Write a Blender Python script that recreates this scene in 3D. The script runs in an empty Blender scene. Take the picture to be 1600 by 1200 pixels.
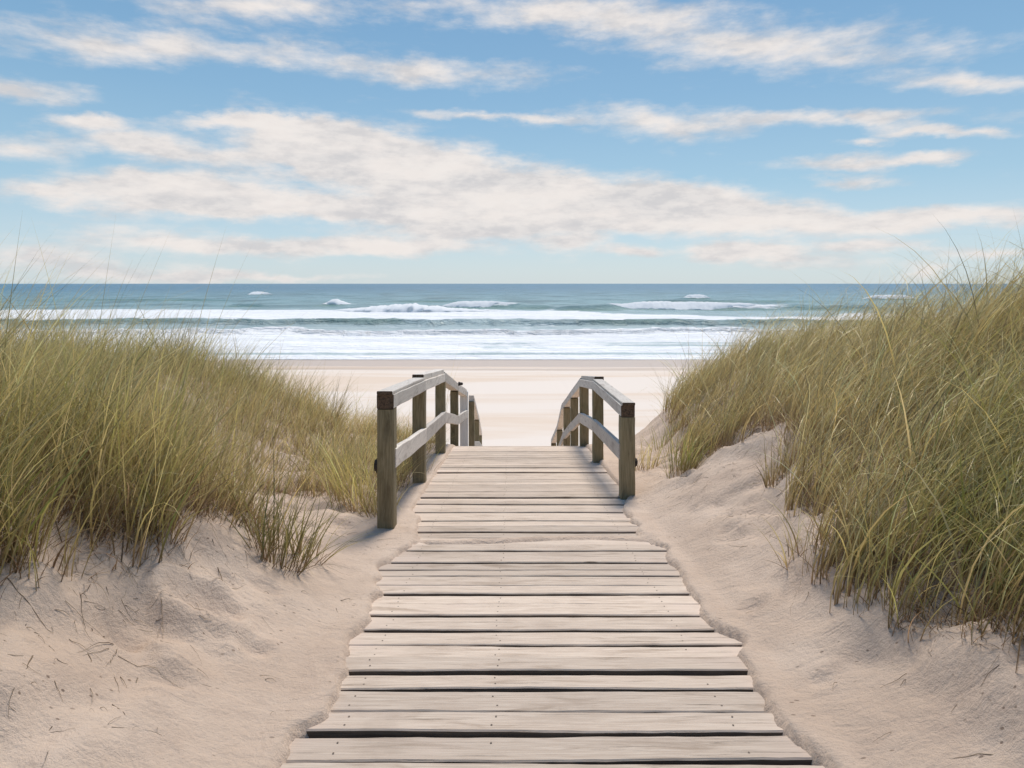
import bpy, math, random
import numpy as np

random.seed(7)
RNG = np.random.default_rng(11)
S = bpy.context.scene
COL = S.collection

# ------------------------------------------------------------------ camera
F = 1030.0            # focal length in pixels of a 1600 wide picture
HC = 4.9              # eye height above the sea
cam_d = bpy.data.cameras.new("camera")
cam_d.sensor_width = 36.0
cam_d.lens = 36.0 * F / 1600.0
cam_d.shift_y = -157.0 / 1600.0
cam_d.clip_start = 0.05
cam_d.clip_end = 60000.0
cam = bpy.data.objects.new("camera", cam_d)
cam.location = (0, 0, HC)
cam.rotation_euler = (math.radians(90), 0, 0)
COL.objects.link(cam)
S.camera = cam

# ------------------------------------------------------------------ view
S.view_settings.view_transform = 'Standard'
S.view_settings.look = 'None'
S.view_settings.gamma = 1.0
S.view_settings.exposure = 0.22
S.view_settings.use_curve_mapping = False

# ------------------------------------------------------------------ sun and sky
SUN_EL, SUN_AZ = 58.0, 15.0          # degrees; azimuth measured from straight ahead (+Y) to the right (+X)
sun_d = bpy.data.lights.new("sun", 'SUN')
sun_d.energy = 3.2
sun_d.angle = math.radians(17.0)       # thin cloud softens it
sun_d.color = (1.0, 0.93, 0.84)
sun = bpy.data.objects.new("sun", sun_d)
sun.rotation_euler = (math.radians(90 - SUN_EL), 0, math.radians(180 - SUN_AZ))
sun.location = (0, 0, 40)
COL.objects.link(sun)

W = bpy.data.worlds.new("World")
S.world = W
W.use_nodes = True
WT = W.node_tree
WT.nodes.clear()


def N(tree, typ, **kw):
    n = tree.nodes.new(typ)
    for k, v in kw.items():
        setattr(n, k, v)
    return n


def math_node(tree, op, a, b=None, c=None, clamp=False):
    n = N(tree, 'ShaderNodeMath', operation=op, use_clamp=clamp)
    for i, v in enumerate((a, b, c)):
        if v is None:
            continue
        if isinstance(v, (int, float)):
            n.inputs[i].default_value = v
        else:
            tree.links.new(v, n.inputs[i])
    return n.outputs[0]


def maprange(tree, v, a, b, c=0.0, d=1.0, smooth=True):
    n = N(tree, 'ShaderNodeMapRange')
    n.interpolation_type = 'SMOOTHSTEP' if smooth else 'LINEAR'
    tree.links.new(v, n.inputs['Value'])
    n.inputs['From Min'].default_value = a
    n.inputs['From Max'].default_value = b
    n.inputs['To Min'].default_value = c
    n.inputs['To Max'].default_value = d
    return n.outputs['Result']


def mixcol(tree, fac, a, b, blend='MIX'):
    n = N(tree, 'ShaderNodeMix', data_type='RGBA', blend_type=blend)
    n.clamp_factor = True
    for sock, v in ((n.inputs['Factor'], fac), (n.inputs['A'], a), (n.inputs['B'], b)):
        # RGBA sockets share names; pick the colour ones
        pass
    fs = n.inputs[0]
    ca = [s for s in n.inputs if s.name == 'A' and s.type == 'RGBA'][0]
    cb = [s for s in n.inputs if s.name == 'B' and s.type == 'RGBA'][0]
    for sock, v in ((fs, fac), (ca, a), (cb, b)):
        if isinstance(v, (int, float)):
            sock.default_value = v
        elif isinstance(v, (tuple, list)):
            sock.default_value = (v[0], v[1], v[2], 1.0)
        else:
            tree.links.new(v, sock)
    return [s for s in n.outputs if s.type == 'RGBA'][0]


def noise(tree, vec, scale, detail=4.0, rough=0.55, dist=0.0):
    n = N(tree, 'ShaderNodeTexNoise')
    n.inputs['Scale'].default_value = scale
    n.inputs['Detail'].default_value = detail
    n.inputs['Roughness'].default_value = rough
    n.inputs['Distortion'].default_value = dist
    if vec is not None:
        tree.links.new(vec, n.inputs['Vector'])
    return n


def scaled(tree, vec, sc, rot=(0, 0, 0), loc=(0, 0, 0)):
    n = N(tree, 'ShaderNodeMapping')
    n.inputs['Scale'].default_value = sc
    n.inputs['Rotation'].default_value = rot
    n.inputs['Location'].default_value = loc
    tree.links.new(vec, n.inputs['Vector'])
    return n.outputs['Vector']


def build_world():
    t = WT
    out = N(t, 'ShaderNodeOutputWorld')
    bg = N(t, 'ShaderNodeBackground')
    bg.inputs['Strength'].default_value = 0.125
    t.links.new(bg.outputs[0], out.inputs['Surface'])
    sky = N(t, 'ShaderNodeTexSky', sky_type='NISHITA')
    sky.sun_disc = False
    sky.sun_elevation = math.radians(SUN_EL)
    sky.sun_rotation = math.radians(SUN_AZ)
    sky.altitude = 0.0
    sky.air_density = 1.0
    sky.dust_density = 0.6
    sky.ozone_density = 2.0
    tc = N(t, 'ShaderNodeTexCoord')
    sep = N(t, 'ShaderNodeSeparateXYZ')
    t.links.new(tc.outputs['Generated'], sep.inputs[0])
    X, Y, Z = sep.outputs
    az = math_node(t, 'ARCTAN2', X, Y)
    el = math_node(t, 'ARCSINE', Z)
    comb = N(t, 'ShaderNodeCombineXYZ')
    t.links.new(az, comb.inputs[0])
    t.links.new(el, comb.inputs[1])
    P = comb.outputs[0]
    # turbulence that frays the cloud edges
    n1 = noise(t, scaled(t, P, (1, 2.0, 1)), 9.0, 7.0, 0.62)
    sub = N(t, 'ShaderNodeVectorMath', operation='SUBTRACT')
    t.links.new(n1.outputs['Color'], sub.inputs[0])
    sub.inputs[1].default_value = (0.5, 0.5, 0.5)
    mul = N(t, 'ShaderNodeVectorMath', operation='MULTIPLY')
    t.links.new(sub.outputs[0], mul.inputs[0])
    mul.inputs[1].default_value = (0.07, 0.04, 0.0)
    add = N(t, 'ShaderNodeVectorMath', operation='ADD')
    t.links.new(P, add.inputs[0])
    t.links.new(mul.outputs[0], add.inputs[1])
    PW = add.outputs[0]
    # cloud bank: long flat wisps, each given by direction, length, depth and tilt (degrees of sky)
    clouds = [
        (185, 212, 130, 30, 6), (330, 243, 150, 26, 9), (470, 208, 140, 24, 6), (560, 225, 190, 46, 9), (760, 330, 240, 40, 4), (300, 300, 220, 30, 5),
        (640, 256, 190, 46, 10), (500, 256, 130, 26, 2), (740, 296, 210, 46, 9), (890, 305, 200, 46, 8), (1010, 318, 180, 46, 6),
        (1130, 340, 210, 40, 4), (1300, 346, 190, 30, 0), (1430, 342, 80, 22, 0), (225, 278, 110, 26, 4),
        (430, 312, 190, 34, 3), (250, 326, 150, 18, 3), (240, 374, 200, 30, 5), (420, 386, 110, 16, 2),
        (700, 365, 230, 32, -1), (610, 388, 150, 14, 2), (895, 386, 65, 20, 0), (985, 392, 46, 11, 0), (1120, 394, 110, 13, 0),
        (1240, 401, 160, 20, 3), (1380, 385, 110, 10, -3), (190, 426, 190, 20, 2), (420, 432, 170, 9, 0),
        (1030, 190, 190, 28, 2), (1330, 184, 190, 15, -1), (370, 183, 130, 12, 0), (150, 184, 60, 12, 0),
        (1340, 255, 130, 15, -2), (1320, 283, 90, 11, 0), (1420, 208, 70, 12, -1), (1350, 223, 45, 8, 0), (1460, 246, 50, 14, -12),
        (1445, 424, 50, 18, -14), (760, 182, 150, 9, 4), (560, 330, 120, 18, 3),
        (200, 70, 300, 34, 5), (640, 110, 260, 24, 4), (1180, 70, 320, 44, 3), (880, 20, 240, 30, 0), (1520, 130, 160, 18, 0),
        (420, 15, 240, 26, 4), (60, 300, 110, 22, 4), (30, 230, 110, 24, 4), (1560, 330, 120, 22, 0), (60, 400, 120, 18, 3),
        (1540, 395, 110, 12, 0), (1530, 210, 90, 10, 0), (20, 140, 130, 20, 6),
    ]
    total = None
    for (cx, cy, rx, ry, tilt) in clouds:
        a = math.atan2(cx - 800, F)
        e = math.atan2((443 - cy) * math.cos(a), F)
        m = N(t, 'ShaderNodeMapping', vector_type='TEXTURE')
        m.inputs['Location'].default_value = (a, e, 0)
        m.inputs['Rotation'].default_value = (0, 0, -math.radians(tilt * 0.8) - e * math.tan(a))
        m.inputs['Scale'].default_value = (1.32 * rx * math.cos(a) ** 2 / F, 1.32 * ry * math.cos(a) / F, 1)
        t.links.new(PW, m.inputs['Vector'])
        g = N(t, 'ShaderNodeTexGradient', gradient_type='SPHERICAL')
        t.links.new(m.outputs[0], g.inputs[0])
        total = g.outputs['Fac'] if total is None else math_node(t, 'ADD', total, g.outputs['Fac'])
    fine = noise(t, scaled(t, P, (1, 3.0, 1)), 11.0, 10.0, 0.60, 0.0)
    den = math_node(t, 'ADD', total, math_node(t, 'MULTIPLY', math_node(t, 'SUBTRACT', fine.outputs['Fac'], 0.5), 1.6))
    thin = noise(t, scaled(t, P, (1, 2.6, 1), loc=(7, 3, 0)), 24.0, 8.0, 0.6)
    den = math_node(t, 'ADD', den, math_node(t, 'MULTIPLY', math_node(t, 'SUBTRACT', thin.outputs['Fac'], 0.5), 0.5))
    mask = maprange(t, den, 0.08, 1.12, 0.0, 0.97)
    # the air's own blue
    ramp = N(t, 'ShaderNodeValToRGB')
    r = ramp.color_ramp
    stops = [(0.0, (0.40, 0.47, 0.505)), (0.07, (0.335, 0.44, 0.51)), (0.16, (0.235, 0.375, 0.475)), (0.30, (0.16, 0.30, 0.435)), (0.5, (0.10, 0.225, 0.38)), (1.0, (0.07, 0.16, 0.33))]
    while len(r.elements) < len(stops):
        r.elements.new(0.5)
    for e_, (p_, c_) in zip(r.elements, stops):
        e_.position = p_; e_.color = (*c_, 1)
    t.links.new(maprange(t, el, 0.0, 0.9, 0, 1, False), ramp.inputs[0])
    up = N(t, 'ShaderNodeVectorMath', operation='SCALE'); up.inputs['Scale'].default_value = 10.0
    t.links.new(ramp.outputs[0], up.inputs[0])
    air = mixcol(t, 0.85, sky.outputs[0], up.outputs[0])
    big = noise(t, scaled(t, P, (1, 3.0, 1), loc=(3, 1, 0)), 7.0, 7.0, 0.6)
    ccol = mixcol(t, maprange(t, big.outputs['Fac'], 0.38, 0.62), (4.5, 4.4, 4.45), (6.0, 5.6, 5.35))
    ccol = mixcol(t, maprange(t, thin.outputs['Fac'], 0.40, 0.62, 0, 0.5), ccol, (6.2, 5.85, 5.6))
    col = mixcol(t, mask, air, ccol)
    t.links.new(col, bg.inputs['Color'])


build_world()


# ------------------------------------------------------------------ numeric noise
def _hash(ix, iy, seed):
    n = (ix.astype(np.int64) * 374761393 + iy.astype(np.int64) * 668265263 + seed * 1442695041) & 0x7fffffff
    n = ((n ^ (n >> 13)) * 1274126177) & 0x7fffffff
    n = n ^ (n >> 16)
    return (n & 0xffff) / 65535.0


def vnoise(x, y, seed=0):
    x = np.asarray(x, float); y = np.asarray(y, float)
    ix = np.floor(x); iy = np.floor(y)
    fx = x - ix; fy = y - iy
    ux = fx * fx * (3 - 2 * fx); uy = fy * fy * (3 - 2 * fy)
    a = _hash(ix, iy, seed); b = _hash(ix + 1, iy, seed)
    c = _hash(ix, iy + 1, seed); d = _hash(ix + 1, iy + 1, seed)
    return (a * (1 - ux) + b * ux) * (1 - uy) + (c * (1 - ux) + d * ux) * uy


def fbm(x, y, seed=0, octv=4, gain=0.5):
    s = 0.0; amp = 1.0; tot = 0.0
    for o in range(octv):
        s = s + amp * vnoise(x * 2 ** o + o * 17.3, y * 2 ** o - o * 9.1, seed + o)
        tot += amp; amp *= gain
    return s / tot


def sst(a, b, v):
    t = np.clip((np.asarray(v, float) - a) / (b - a), 0, 1)
    return t * t * (3 - 2 * t)


# ------------------------------------------------------------------ the lie of the land
DK_Y = [-60, -3.0, 0.0, 8.83, 10.0, 11.4, 12.4, 13.7, 15.5, 18.0, 22.0, 34.0, 45.0, 60.0, 120, 400, 30000]
DK_D = [1.0, 1.0, 1.227, 2.178, 2.52, 2.95, 3.25, 3.82, 4.25, 4.55, 4.62, 4.76, 4.93, 5.5, 8, 12, 14]
DECK_L, DECK_R, DECK_END = -0.80, 1.02, 8.83


def deck_z(y):
    return HC - np.interp(y, DK_Y, DK_D)


RIM_Y = [0, 2.0, 2.5, 2.9, 3.3, 3.7, 4.1, 4.6, 5.0, 5.6, 6.2, 9, 14]
RIM_L = [1.2, 0.92, .74, .66, .54, .58, 1.0, 1.5, .30, .18, .18, .2, .5]
RIM_R = [.55, .47, .44, .42, .49, .60, .68, .88, .94, .62, .56, 1.05, 2.0]
_hr = np.random.default_rng(5)
DENTS = [(-1.25, 2.68, .09, .075), (-1.0, 2.55, .05, .03), (-1.42, 2.95, .07, .03), (1.30, 3.9, .06, .02)]
for _i in range(34):
    if _i < 20:
        DENTS.append((_hr.uniform(-2.0, -.92), _hr.uniform(1.7, 4.3), _hr.uniform(.035, .075), _hr.uniform(.012, .034)))
    else:
        DENTS.append((_hr.uniform(1.12, 1.45), _hr.uniform(1.8, 4.8), _hr.uniform(.03, .06), _hr.uniform(.010, .026)))


def ground_z(x, y):
    x = np.asarray(x, float); y = np.asarray(y, float)
    x, y = np.broadcast_arrays(x, y)
    z = deck_z(y)
    fall = 1.0 - sst(7.6, 14.5, y)                                  # the foredune runs out onto the beach
    # left: a near mound, a hollow, then the back of the dune
    tl = np.clip(DECK_L - 0.02 - x, 0, None)
    near = 1.0 - sst(3.1, 4.7, y + 0.12 * (x + 1.5))
    m1 = (0.52 * np.minimum(tl, 1.25) + 0.14 * sst(1.2, 2.6, tl)) * near
    m2 = (0.13 * np.minimum(tl, 1.0) + 0.90 * sst(0.9, 3.4, tl)) * (1 - near)
    hl = (m1 + m2) + 0.30 * sst(4.0, 9.0, tl) * (fbm(x * .3, y * .3, 3) - .3)
    # right: one steep bank
    tr = np.clip(x - DECK_R - 0.02, 0, None)
    hr = 0.60 * np.minimum(tr, 1.0) + 0.56 * sst(0.80, 2.2, tr) + 0.12 * sst(2.0, 5.0, tr)
    hr = hr * (0.80 + 0.20 * sst(1.5, 5.0, y)) * (1 - 0.62 * sst(5.4, 7.2, y) * (1 - sst(0.45, 1.3, tr)))
    hr = hr + 0.30 * sst(4.0, 9.0, tr) * (fbm(x * .3 + 5, y * .3, 4) - .3)
    side = np.where(x < 0, hl, hr)
    z = z + side * fall
    off = np.where(x < 0, tl, tr)
    # wind-cut lip under the rim of the grass
    lip_l = np.interp(y, RIM_Y, RIM_L); lip_r = np.interp(y, RIM_Y, RIM_R)
    jag = 0.16 * (fbm(x * 2.6 + 4, y * 2.6, 141, 3) - .5)
    lip = np.where(x < 0, sst(-.16, .03, tl - lip_l + jag) * sst(1.0, 1.8, y) * (1 - sst(3.6, 4.0, y)) * 0.085, sst(-.20, .03, tr - lip_r + jag) * sst(1.0, 1.8, y) * (1 - sst(4.8, 5.6, y)) * 0.11)
    z = z + lip
    rill = 1 - np.abs(2 * fbm(x * 1.9 + 0.9 * y, y * 1.9, 145, 3) - 1)
    z = z - 0.055 * sst(.72, 1.0, rill) * sst(.10, .5, off) * fall
    rough = (fbm(x * 1.3, y * 1.3, 8) - .5) * 0.15 * sst(0.05, 0.8, off) * fall
    rough = rough + (fbm(x * 4.2, y * 4.2, 9, 4) - .5) * 0.085 * sst(0.0, 0.35, off) * (0.25 + 0.75 * fall)
    rough = rough + (fbm(x * 22, y * 22, 12, 3) - .5) * 0.012 * fall
    z = z + rough
    # hollow left by a foot, and little scoops
    for (hx, hy, r, d) in DENTS:
        q = ((x - hx) / (1.3 * r)) ** 2 + ((y - hy) / r) ** 2
        z = z - d * np.exp(-q) + 0.45 * d * np.exp(-(q - 2.2) ** 2 / .9)
    # under and over the boards: sand lies below them, drifts over their ends and over one low stretch
    inside = np.minimum(x - DECK_L, DECK_R - x)
    edge = 0.075 + 0.34 * (fbm(y * 2.1 + 3, x * 0.8, 21, 3) - .42) + 0.07 * (fbm(y * 8, x * 3, 22, 2) - .5)
    edge = np.where(x < 0.1, edge * (1.0 - 1.0 * sst(4.7, 5.4, y)) + 0.0, edge * (1.0 - 0.9 * sst(4.9, 6.0, y)))
    over = sst(0.0, 0.085, inside - edge)
    lift = 0.030 * sst(-0.25, 0.03, inside)
    left_heap = 0.28 * np.exp(-((y - 4.25) / 0.32) ** 2)
    edge = edge + np.where(x < 0.1, left_heap, 0.10 * np.exp(-((y - 4.2) / 0.35) ** 2))
    drift = np.exp(-((y - 4.36 - 0.05 * np.sin(x * 3.1)) / 0.16) ** 2) * sst(0.26, 0.55, fbm(x * 1.6, y * 2.2, 31, 3) + 0.14)
    under = -0.21 * over * (1 - drift) + 0.015 * drift * over
    run = sst(-60, -50, y) * (1 - sst(15.5, 18.0, y))
    z = z + np.where(inside > -0.25, (under + lift * (1 - over)), 0.0) * run
    # beach undulation
    bt = sst(15, 20, y)
    z = z + bt * 0.05 * (fbm(x * .09, y * .25, 41, 3) - .5)
    return z


# ------------------------------------------------------------------ object helpers
def tag(o, label=None, cat=None, group=None, kind=None):
    if label: o['label'] = label
    if cat: o['category'] = cat
    if group: o['group'] = group
    if kind: o['kind'] = kind
    return o


def mesh_object(name, verts, faces, mats, parent=None, midx=None, smooth=False, loc=(0, 0, 0)):
    me = bpy.data.meshes.new(name)
    V = np.asarray(verts, dtype=np.float32).reshape(-1, 3) - np.asarray(loc, dtype=np.float32)
    me.from_pydata([tuple(v) for v in V.tolist()], [], [tuple(f) for f in faces])
    for m in (mats if isinstance(mats, (list, tuple)) else [mats]):
        me.materials.append(m)
    if midx is not None:
        me.polygons.foreach_set('material_index', np.asarray(midx, dtype=np.int32))
    if smooth:
        me.polygons.foreach_set('use_smooth', np.ones(len(me.polygons), dtype=bool))
    me.update()
    o = bpy.data.objects.new(name, me)
    COL.objects.link(o)
    if parent is not None:
        o.parent = parent
    else:
        o.location = loc
    return o


def quads_object(name, V, Q, mats, smooth=True, attrs=None, parent=None):
    """big meshes straight from arrays"""
    me = bpy.data.meshes.new(name)
    V = np.ascontiguousarray(V, dtype=np.float32); Q = np.ascontiguousarray(Q, dtype=np.int32)
    me.vertices.add(len(V)); me.vertices.foreach_set('co', V.ravel())
    me.loops.add(Q.size); me.loops.foreach_set('vertex_index', Q.ravel())
    me.polygons.add(len(Q))
    me.polygons.foreach_set('loop_start', np.arange(0, Q.size, 4, dtype=np.int32))
    me.polygons.foreach_set('loop_total', np.full(len(Q), 4, dtype=np.int32))
    me.polygons.foreach_set('use_smooth', np.full(len(Q), smooth, dtype=bool))
    me.update(calc_edges=True)
    for k, (typ, data) in (attrs or {}).items():
        a = me.attributes.new(k, typ, 'POINT')
        a.data.foreach_set('color' if typ == 'FLOAT_COLOR' else 'value', np.ascontiguousarray(data, dtype=np.float32).ravel())
    for m in (mats if isinstance(mats, (list, tuple)) else [mats]):
        me.materials.append(m)
    me.validate()
    o = bpy.data.objects.new(name, me)
    COL.objects.link(o)
    if parent: o.parent = parent
    return o


def empty(name, loc):
    o = bpy.data.objects.new(name, None)
    o.empty_display_size = 0.2
    o.location = loc
    COL.objects.link(o)
    return o


def grid_faces(nr, nc):
    i = np.arange(nr - 1)[:, None] * nc + np.arange(nc - 1)[None, :]
    return np.stack([i, i + 1, i + nc + 1, i + nc], -1).reshape(-1, 4)


# ------------------------------------------------------------------ materials
def material(name):
    m = bpy.data.materials.new(name)
    m.use_nodes = True
    t = m.node_tree
    b = t.nodes['Principled BSDF']
    return m, t, b


def bump(t, b, height, strength, distance=0.01):
    n = N(t, 'ShaderNodeBump')
    n.inputs['Strength'].default_value = strength
    n.inputs['Distance'].default_value = distance
    t.links.new(height, n.inputs['Height'])
    t.links.new(n.outputs[0], b.inputs['Normal'])


def sand_material():
    m, t, b = material("sand")
    tc = N(t, 'ShaderNodeTexCoord')
    P = tc.outputs['Object']
    sep = N(t, 'ShaderNodeSeparateXYZ'); t.links.new(P, sep.inputs[0])
    big = noise(t, P, 1.6, 5, 0.6)
    fine = noise(t, P, 45.0, 6, 0.7)
    grain = noise(t, P, 420.0, 3, 0.7)
    c = mixcol(t, maprange(t, big.outputs['Fac'], 0.3, 0.7), (0.575, 0.435, 0.330), (0.67, 0.525, 0.41))
    c = mixcol(t, maprange(t, fine.outputs['Fac'], 0.52, 0.78, 0, 0.35), c, (0.40, 0.30, 0.23))
    c = mixcol(t, maprange(t, grain.outputs['Fac'], 0.58, 0.72, 0, 0.45), c, (0.36, 0.28, 0.22))
    damp = noise(t, scaled(t, P, (1, 1, 1), loc=(5, 9, 0)), 2.7, 7, 0.65, 0.5)
    c = mixcol(t, maprange(t, damp.outputs['Fac'], 0.52, 0.72, 0, 0.45), c, (0.45, 0.335, 0.26))
    # scattered specks of broken stem
    vo = N(t, 'ShaderNodeTexVoronoi'); vo.inputs['Scale'].default_value = 30.0
    t.links.new(scaled(t, P, (0.45, 1.0, 1.0), rot=(0, 0, 0.5)), vo.inputs['Vector'])
    spk = math_node(t, 'MULTIPLY', maprange(t, vo.outputs['Distance'], 0.09, 0.16, 1, 0),
                    maprange(t, noise(t, P, 3.1, 5).outputs['Fac'], 0.47, 0.60))
    near = maprange(t, sep.outputs[1], 12, 16, 1, 0)
    c = mixcol(t, math_node(t, 'MULTIPLY', math_node(t, 'MULTIPLY', spk, 0.7), near), c, (0.12, 0.075, 0.05))
    # the open beach: paler and drawn out along the shore, damp towards the water
    bn = noise(t, scaled(t, P, (0.035, 0.26, 1)), 1.0, 7, 0.62, 0.6)
    bc = mixcol(t, maprange(t, bn.outputs['Fac'], 0.40, 0.58), (0.72, 0.575, 0.45), (0.775, 0.67, 0.575))
    c = mixcol(t, maprange(t, sep.outputs[1], 13, 18), c, bc)
    wn = noise(t, scaled(t, P, (0.02, 0.35, 1), loc=(4, 2, 0)), 1.0, 5, 0.6)
    wy = math_node(t, 'ADD', sep.outputs[1], math_node(t, 'MULTIPLY', math_node(t, 'SUBTRACT', wn.outputs['Fac'], 0.5), 6.0))
    tide = math_node(t, 'MULTIPLY', maprange(t, wy, 36.2, 36.8), maprange(t, wy, 36.9, 37.5, 1, 0))
    c = mixcol(t, math_node(t, 'MULTIPLY', tide, 0.6), c, (0.45, 0.34, 0.26))
    wet = maprange(t, wy, 37.2, 38.6)
    c = mixcol(t, wet, c, (0.56, 0.44, 0.355))
    t.links.new(c, b.inputs['Base Color'])
    t.links.new(maprange(t, wet, 0, 1, 0.95, 0.36), b.inputs['Roughness'])
    b.inputs['Specular IOR Level'].default_value = 0.25
    # wind ripples and grain
    rip = noise(t, scaled(t, P, (3.0, 7.5, 3.0), rot=(0, 0, 0.75)), 1.9, 7, 0.62, 0.8)
    h = math_node(t, 'ADD', math_node(t, 'MULTIPLY', rip.outputs['Fac'], 0.8), math_node(t, 'MULTIPLY', fine.outputs['Fac'], 0.6))
    h = math_node(t, 'ADD', h, math_node(t, 'MULTIPLY', grain.outputs['Fac'], 0.12))
    h = math_node(t, 'MULTIPLY', h, maprange(t, sep.outputs[1], 9, 18, 1, 0.15))
    bump(t, b, h, 0.75, 0.03)
    return m


def wood_material(name, along, pale, mid, dark, stain, knots=True, dusty=False):
    """weathered timber; along = axis index the grain follows"""
    m, t, b = material(name)
    tc = N(t, 'ShaderNodeTexCoord')
    oi = N(t, 'ShaderNodeObjectInfo')
    cm = N(t, 'ShaderNodeCombineXYZ')
    r = math_node(t, 'MULTIPLY', oi.outputs['Random'], 37.0)
    for i in range(3):
        t.links.new(r, cm.inputs[i])
    ad = N(t, 'ShaderNodeVectorMath', operation='ADD')
    t.links.new(tc.outputs['Object'], ad.inputs[0]); t.links.new(cm.outputs[0], ad.inputs[1])
    P = ad.outputs[0]
    sc = [1.0, 1.0, 1.0]; sc[along] = 0.035
    sc2 = [1.0, 1.0, 1.0]; sc2[along] = 0.16
    gr = noise(t, scaled(t, P, sc), 150.0, 5, 0.65, 0.25)
    st = noise(t, scaled(t, P, sc2), 17.0, 6, 0.62, 0.8)
    bl = noise(t, P, 3.2, 5, 0.6)
    c = mixcol(t, maprange(t, gr.outputs['Fac'], 0.36, 0.66), mid, pale)
    c = mixcol(t, maprange(t, st.outputs['Fac'], 0.50, 0.74, 0, 0.8), c, dark)
    c = mixcol(t, maprange(t, bl.outputs['Fac'], 0.5, 0.72, 0, 0.5), c, stain)
    if knots:
        vo = N(t, 'ShaderNodeTexVoronoi'); vo.inputs['Scale'].default_value = 2.3
        sk = [1.0, 1.0, 1.0]; sk[along] = 0.42
        t.links.new(scaled(t, P, sk), vo.inputs['Vector'])
        c = mixcol(t, maprange(t, vo.outputs['Distance'], 0.025, 0.06, 0.8, 0), c, (0.13, 0.09, 0.065))
    if dusty:
        sx = N(t, 'ShaderNodeSeparateXYZ'); t.links.new(tc.outputs['Object'], sx.inputs[0])
        ends = math_node(t, 'ABSOLUTE', sx.outputs[0])
        dn = noise(t, scaled(t, tc.outputs['Object'], (0.8, 1.3, 1)), 2.6, 7, 0.66, 0.4)
        grit = noise(t, tc.outputs['Object'], 260.0, 3, 0.7)
        dm = math_node(t, 'ADD', maprange(t, ends, 0.45, 0.98, -0.10, 0.42), math_node(t, 'MULTIPLY', math_node(t, 'SUBTRACT', dn.outputs['Fac'], 0.47), 3.2))
        dm = math_node(t, 'ADD', dm, math_node(t, 'MULTIPLY', math_node(t, 'SUBTRACT', grit.outputs['Fac'], 0.5), 0.9))
        c = mixcol(t, maprange(t, dm, 0.10, 0.75, 0, 0.75), c, (0.63, 0.50, 0.405))
    # board to board variation
    hv = N(t, 'ShaderNodeHueSaturation')
    t.links.new(maprange(t, oi.outputs['Random'], 0, 1, 0.80, 1.10, False), hv.inputs['Value'])
    t.links.new(c, hv.inputs['Color'])
    t.links.new(hv.outputs[0], b.inputs['Base Color'])
    b.inputs['Roughness'].default_value = 0.82
    b.inputs['Specular IOR Level'].default_value = 0.25
    crack = noise(t, scaled(t, P, sc), 70.0, 6, 0.7, 0.5)
    c2 = mixcol(t, maprange(t, crack.outputs['Fac'], 0.28, 0.37, 0.75, 0), hv.outputs[0], (0.10, 0.075, 0.055))
    t.links.new(c2, b.inputs['Base Color'])
    h = math_node(t, 'ADD', gr.outputs['Fac'], math_node(t, 'MULTIPLY', maprange(t, crack.outputs['Fac'], 0.3, 0.42), 1.2))
    bump(t, b, h, 0.55, 0.004)
    return m


def plain(name, col, rough=0.7, metal=0.0, nscale=60.0, var=0.4):
    m, t, b = material(name)
    tc = N(t, 'ShaderNodeTexCoord')
    n = noise(t, tc.outputs['Object'], nscale, 5, 0.65)
    c = mixcol(t, maprange(t, n.outputs['Fac'], 0.35, 0.68), col, tuple(v * (1 - var) for v in col))
    t.links.new(c, b.inputs['Base Color'])
    b.inputs['Roughness'].default_value = rough
    b.inputs['Metallic'].default_value = metal
    bump(t, b, n.outputs['Fac'], 0.5, 0.004)
    return m


def grass_material():
    m, t, b = material("dune grass")
    t.nodes.remove(b)
    out = [n for n in t.nodes if n.type == 'OUTPUT_MATERIAL'][0]
    at = N(t, 'ShaderNodeAttribute', attribute_name='col')
    d = N(t, 'ShaderNodeBsdfDiffuse'); tr = N(t, 'ShaderNodeBsdfTranslucent')
    gl = N(t, 'ShaderNodeBsdfGlossy'); gl.inputs['Roughness'].default_value = 0.38
    gl.inputs['Color'].default_value = (0.9, 0.85, 0.7, 1)
    for s in (d, tr):
        t.links.new(at.outputs['Color'], s.inputs['Color'])
    m1 = N(t, 'ShaderNodeMixShader'); m1.inputs[0].default_value = 0.40
    t.links.new(d.outputs[0], m1.inputs[1]); t.links.new(tr.outputs[0], m1.inputs[2])
    m2 = N(t, 'ShaderNodeMixShader'); m2.inputs[0].default_value = 0.05
    t.links.new(m1.outputs[0], m2.inputs[1]); t.links.new(gl.outputs[0], m2.inputs[2])
    t.links.new(m2.outputs[0], out.inputs['Surface'])
    return m


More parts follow.
